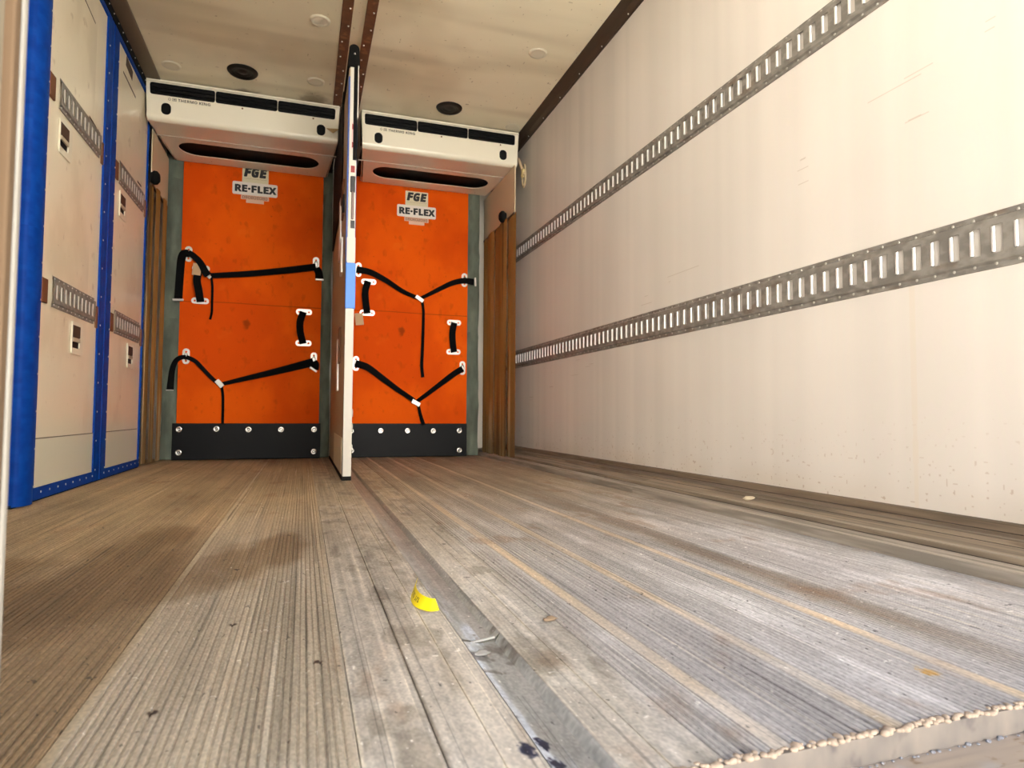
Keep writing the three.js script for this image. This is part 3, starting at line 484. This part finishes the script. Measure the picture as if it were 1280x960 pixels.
bulkPanel({ z0: -2.66, z1: -3.6, stile: 0.175, nose: 0.13, flat: 0.5, far: 0.055, trackLen: 0.53, trackZ: -2.955, off: 0, latches: [[-3.02, 1.46], [-3.25, 0.665]], marks: [[-3.21, 2.17, -3.37, 2.15, 0.008], [-3.33, 1.69, -3.44, 1.68, 0.01], [-3.46, 1.68, -3.5, 1.66, 0.02]], label: 'near blue-framed cream partition panel with two slotted tracks, standing against the left wall' });
bulkPanel({ z0: -3.604, z1: -4.45, stile: 0.135, nose: 0.05, flat: 0.15, far: 0.016, trackLen: 0.53, trackZ: -3.83, off: 0.37, latches: [[-3.91, 1.46], [-4.17, 0.665]], marks: [[-3.90, 2.26, -4.04, 2.24, 0.06], [-3.85, 2.17, -4.12, 2.155, 0.012], [-4.22, 1.7, -4.32, 1.7, 0.012]], label: 'far blue-framed cream partition panel next to the amber strip curtain and left bulkhead' });

// ───────────────────────── the partition down the middle, end-on ─────────────────────────
{
  const p = group('centre_partition', [0, 0, 0]), a = 0.19, b = 0.236, F = -3.33, T = 2.14;
  mesh('core', planar(box(a + 0.003, b - 0.003, 0.02, T, -4.96, F - 0.01), 2, 1, 0.5, 0.45, 5, 0), std(0xa88f70, 0.55), p);
  mesh('blue_stile', rbox(a, a + 0.012, 1.1, 2.08, F - 0.045, F - 0.004, 0.002), std(0x274a92, 0.4), p);
  mesh('blue_stile', rbox(b - 0.008, b + 0.001, 1.235, 1.85, F - 0.035, F - 0.004, 0.002), std(0x274a92, 0.4), p);
  mesh('edge_cap', rbox(a + 0.008, b - 0.001, 0.022, T, F - 0.03, F, 0.003), M.white, p);
  mesh('edge_tape', rbox(a + 0.005, b + 0.002, 1.112, 1.237, F - 0.03, F + 0.002, 0.002), M.white, p);
  mesh('blue_block', rbox(a + 0.002, b + 0.005, 0.872, 1.106, F - 0.04, F + 0.003, 0.003), std(0x2a78dc, 0.4), p);
  mesh('lower_cap', rbox(a + 0.003, b, 0.022, 0.87, F - 0.035, F + 0.001, 0.003), M.white, p);
  mesh('rubber_strip', rbox(0.2165, b, 1.64, T + 0.01, F - 0.02, F + 0.006, 0.003), M.rubber, p);
  mesh('rubber_strip', rbox(b - 0.002, b + 0.005, 1.86, T, F - 0.012, F + 0.004, 0.002), M.white, p);
  const ts = new THREE.Shape(); ts.moveTo(a - 0.004, T - 0.01); ts.lineTo(b + 0.008, T - 0.01); ts.lineTo(b + 0.004, T + 0.085); ts.absarc(0.216, T + 0.085, b + 0.004 - 0.216, 0, Math.PI); ts.closePath();
  mesh('top_seal', extrude(ts, 1.4, 0.002, 8).translate(0, 0, F - 1.4), M.rubber, p);
  mesh('screw', new THREE.SphereGeometry(0.005, 8, 6), M.zinc, p).position.set(0.218, 2.2, F + 0.002);
  mesh('dark_face_sheet', box(a - 0.006, a + 0.002, 1.55, 2.2, -4.93, -3.75), M.rubber, p);  // black sheet over the upper part of the left face
  mesh('bottom_seal', rbox(a - 0.001, b + 0.001, 0.001, 0.024, -4.96, F - 0.002, 0.003), M.rubber, p);
  mesh('kick_sheet', rbox(a - 0.002, a + 0.002, 0.03, 0.215, -4.2, F - 0.04, 0.001), M.header, p);
  const redM = std(0x8d1f22, 0.5), dk = std(0x221a18, 0.5);
  const lab = mesh('label', box(0.210, 0.226, 1.70, 1.835, F, F + 0.0015), std(0xcfa9a4, 0.5), p); for (const y of [1.705, 1.80]) mesh('label_band', box(0.211, 0.225, y, y + 0.028, F + 0.001, F + 0.002), redM, lab);
  mesh('label', box(0.208, 0.228, 1.575, 1.61, F, F + 0.0015), redM, p);
  const l = mesh('slide_bolt', rbox(0.207, 0.231, 1.47, 1.555, F - 0.002, F + 0.008, 0.004), dk, p); mesh('bolt_rod', rbox(0.213, 0.226, 1.33, 1.475, F, F + 0.008, 0.003), std(0x5b4a44, 0.35, 0.6), l);
  mesh('label', box(0.211, 0.231, 1.285, 1.325, F, F + 0.0015), dk, p);
  for (const [z, y, h, m] of [[-3.62, 1.52, 0.2, M.rust], [-3.88, 1.42, 0.36, M.zinc], [-3.7, 1.22, 0.2, M.zinc], [-3.72, 0.72, 0.2, M.rust], [-3.9, 0.62, 0.3, M.zinc], [-3.6, 1.48, 0.1, M.black]]) mesh('fitting', rbox(a - 0.008, a + 0.004, y - h / 2, y + h / 2, z - 0.06, z + 0.06, 0.003), m, p);
  for (const y of [0.16, 0.27, 0.34]) { const w = mesh('washer', washerG, M.zinc, p); w.rotation.y = Math.PI / 2; w.position.set(b + 0.002, y, F - 0.03); };
  tag(p, 'white-edged centre partition with a blue block on its edge, between the two orange bulkheads', 'partition');
}

// ───────────────────────── strip curtains ─────────────────────────
function curtain(x, out, z0, z1, label) {                        // out: the side that faces the load space
  const g = group('strip_curtain', [x, 0, 0]);
  mesh('header', rbox(-0.003, 0.003, 1.775, 2.118, z1, z0, 0.001), M.header, g);
  mesh('header_edge', rbox(-0.007, 0.007, 1.764, 1.778, z1, z0, 0.002), M.trimDark, g);
  const n = 5, w = (z0 - z1) / n;
  for (let i = 0; i < n; i++) {
    const c = z0 - (i + 0.5) * w, dx = (i % 2 ? 0.012 : -0.004) * out + (rnd() - 0.5) * 0.006, pts = [], m = 26;
    for (let k = 0; k <= m; k++) { const t = k / m - 0.5; pts.push([dx + (k % 2 ? 0.002 : 0) * out + Math.cos(t * Math.PI) * 0.008 * out, c - t * w * 1.12]); }
    const P = [], N = [], U = []; const y0 = 0.012 + rnd() * 0.012, y1 = 1.775;
    for (let k = 0; k < m; k++) { const [ax, az] = pts[k], [bx, bz] = pts[k + 1]; const L = Math.hypot(bx - ax, bz - az), nx = -(bz - az) / L, nz = (bx - ax) / L;
      for (const [X, Y, Z] of [[ax, y0, az], [bx, y0, bz], [bx, y1, bz], [ax, y0, az], [bx, y1, bz], [ax, y1, az]]) { P.push(X, Y, Z); N.push(nx, 0, nz); U.push((Z + 6) * 0.9 + i * 0.31, Y / 1.8); } }
    const q = new THREE.BufferGeometry(); q.setAttribute('position', new THREE.Float32BufferAttribute(P, 3)); q.setAttribute('normal', new THREE.Float32BufferAttribute(N, 3)); q.setAttribute('uv', new THREE.Float32BufferAttribute(U, 2)); wound(q);
    mesh('strip', q, M.amber, g);
  }
  const k = new THREE.LatheGeometry([[0, 0.05], [0.02, 0.048], [0.034, 0.034], [0.036, 0.016], [0.026, 0.004], [0.026, -0.002]].map((p) => new THREE.Vector2(...p)), 16).rotateZ(-Math.PI / 2 * out).scale(1, 1.25, 1);
  mesh('knob', k, M.rubber, g).position.set(0.006 * out, 1.80, out > 0 ? -4.43 : -4.475);
  tag(g, label, 'curtain', 'amber strip curtains beside the bulkheads'); return g;
}
curtain(1.405, -1, -4.265, -5.08, 'amber ribbed strip curtain with cream header, hanging at the right wall beside the right bulkhead');
curtain(-0.935, 1, -4.455, -4.955, 'amber ribbed strip curtain with cream header, hanging behind the far blue-framed panel');

// ───────────────────────── ceiling fittings ─────────────────────────
function lamp(x, z, label) {
  const g = group('ceiling_light', [x, YC, z]);
  mesh('rim', new THREE.LatheGeometry([[0.052, -0.004], [0.062, -0.014], [0.078, -0.013], [0.086, -0.004], [0.087, 0]].map((p) => new THREE.Vector2(...p)), 28), phy({ color: 0x17130f, roughness: 0.5, specularIntensity: 0.4 }), g);
  mesh('lens', new THREE.LatheGeometry([[0, -0.010], [0.02, -0.009], [0.024, -0.004], [0.04, -0.004], [0.044, -0.008], [0.056, -0.006]].map((p) => new THREE.Vector2(...p)), 28), phy({ color: 0x0a0807, roughness: 0.35, specularIntensity: 0.4 }), g);
  tag(g, label, 'ceiling light', 'round ceiling lights');
}
lamp(-0.386, -4.07, 'dark round ceiling light in front of the left cooling unit');
lamp(0.889, -4.12, 'dark round ceiling light in front of the right cooling unit');
const plugG = new THREE.LatheGeometry([[0, -0.006], [0.03, -0.0065], [0.036, -0.004], [0.038, -0.0075], [0.05, -0.006], [0.053, 0]].map((p) => new THREE.Vector2(...p)), 24);
for (const [x, z] of [[0.043, -3.40], [0.035, -4.05], [1.225, -3.32], [1.381, -4.26], [-0.78, -4.13]]) mesh('cap', plugG, M.creamPlain, scene.getObjectByName('ceiling')).position.set(x, YC, z);
{ // drain hose and its wall ring by the right unit
  const g = group('drain_hose', [0, 0, 0]);
  const c = new THREE.CatmullRomCurve3([[1.497, 2.25, -4.47], [1.499, 2.235, -4.46], [1.503, 2.19, -4.44], [1.508, 2.13, -4.40], [1.515, 2.09, -4.37]].map((p) => new THREE.Vector3(...p)));
  mesh('hose', new THREE.TubeGeometry(c, 24, 0.012, 10), std(0xd6bb98, 0.5), g);
  mesh('connector', new THREE.CylinderGeometry(0.017, 0.017, 0.06, 14).rotateX(0.5).translate(1.509, 2.115, -4.39), std(0xd8bf86, 0.4), g);
  mesh('wall_ring', new THREE.TorusGeometry(0.05, 0.007, 8, 24).scale(0.75, 1.6, 1).rotateY(Math.PI / 2).translate(1.517, 2.10, -4.40), std(0xcdb892, 0.5), g);
  tag(g, 'cream drain hose with a wall ring at the right end of the right cooling unit', 'hose');
}

// ───────────────────────── loose things on the floor ─────────────────────────
{ // printed yellow strip, curled, standing partly on its edge
  const P = [[0.209, -1.231], [0.196, -1.193], [0.190, -1.149], [0.194, -1.121], [0.203, -1.104], [0.215, -1.094], [0.229, -1.098]], c = new THREE.CatmullRomCurve3(P.map(([x, z]) => new THREE.Vector3(x, 0, z)));
  const n = 36, pos = [], idx = [], uv = [];
  for (let i = 0; i <= n; i++) { const t = i / n, p = c.getPointAt(t), T = c.getTangentAt(t), N = new THREE.Vector3(T.z, 0, -T.x); const lean = 0.25 + 0.5 * t, h = 0.0225;
    for (const s of [0, 1]) { pos.push(p.x + N.x * Math.sin(lean) * h * s, 0.003 + Math.cos(lean) * h * s + 0.004 * (1 - t), p.z + N.z * Math.sin(lean) * h * s); uv.push(t, s); }
    if (i) { const a = i * 2; idx.push(a - 2, a - 1, a, a - 1, a + 1, a); } }
  const g = new THREE.BufferGeometry(); g.setAttribute('position', new THREE.Float32BufferAttribute(pos, 3)); g.setAttribute('uv', new THREE.Float32BufferAttribute(uv, 2)); g.setIndex(idx); g.computeVertexNormals();
  const t = canvasTex(512, 64, (k, w, h) => { k.fillStyle = '#f5d90a'; k.fillRect(0, 0, w, h); k.fillStyle = '#5a4a08'; for (let i = 0; i < 9; i++) if (i !== 5) { k.fillRect(150 + i * 22, 20, 7, 24); k.fillRect(150 + i * 22, i % 2 ? 20 : 36, 14, 7); } k.fillRect(70, 16, 10, 26); });
  tag(mesh('yellow_strip', g, std(0xffffff, 0.5, 0, { map: t })), 'short curled yellow plastic strip lying beside the groove in the floor', 'strip');
}
function chip(x, y, z, s, color, lab) { const g = new THREE.IcosahedronGeometry(s, 1), p = g.attributes.position; for (let i = 0; i < p.count; i++) { const k = 0.75 + 0.5 * hsh(Math.round(p.getX(i) * 9e4), Math.round(p.getY(i) * 9e4 + p.getZ(i) * 3e4)); p.setXYZ(i, p.getX(i) * k * 1.5, p.getY(i) * k * 0.5, p.getZ(i) * k); } g.computeVertexNormals(); const m = mesh('debris_chip', g, std(color, 0.8)); m.position.set(x, y, z); tag(m, lab, 'debris', 'crumbs on the floor'); }
chip(1.445, 0.059, -1.83, 0.014, 0xcbb99c, 'pale crumb lying on the stepped kick rail by the right wall');
chip(0.252, -0.004, -0.905, 0.008, 0x8f8b86, 'greyish chip lying in the floor groove in front of the weld seam');
chip(0.395, 0.003, -1.0, 0.008, 0x8b745c, 'brownish crumb on the plate right of the floor groove');

renderer.render(scene, camera);
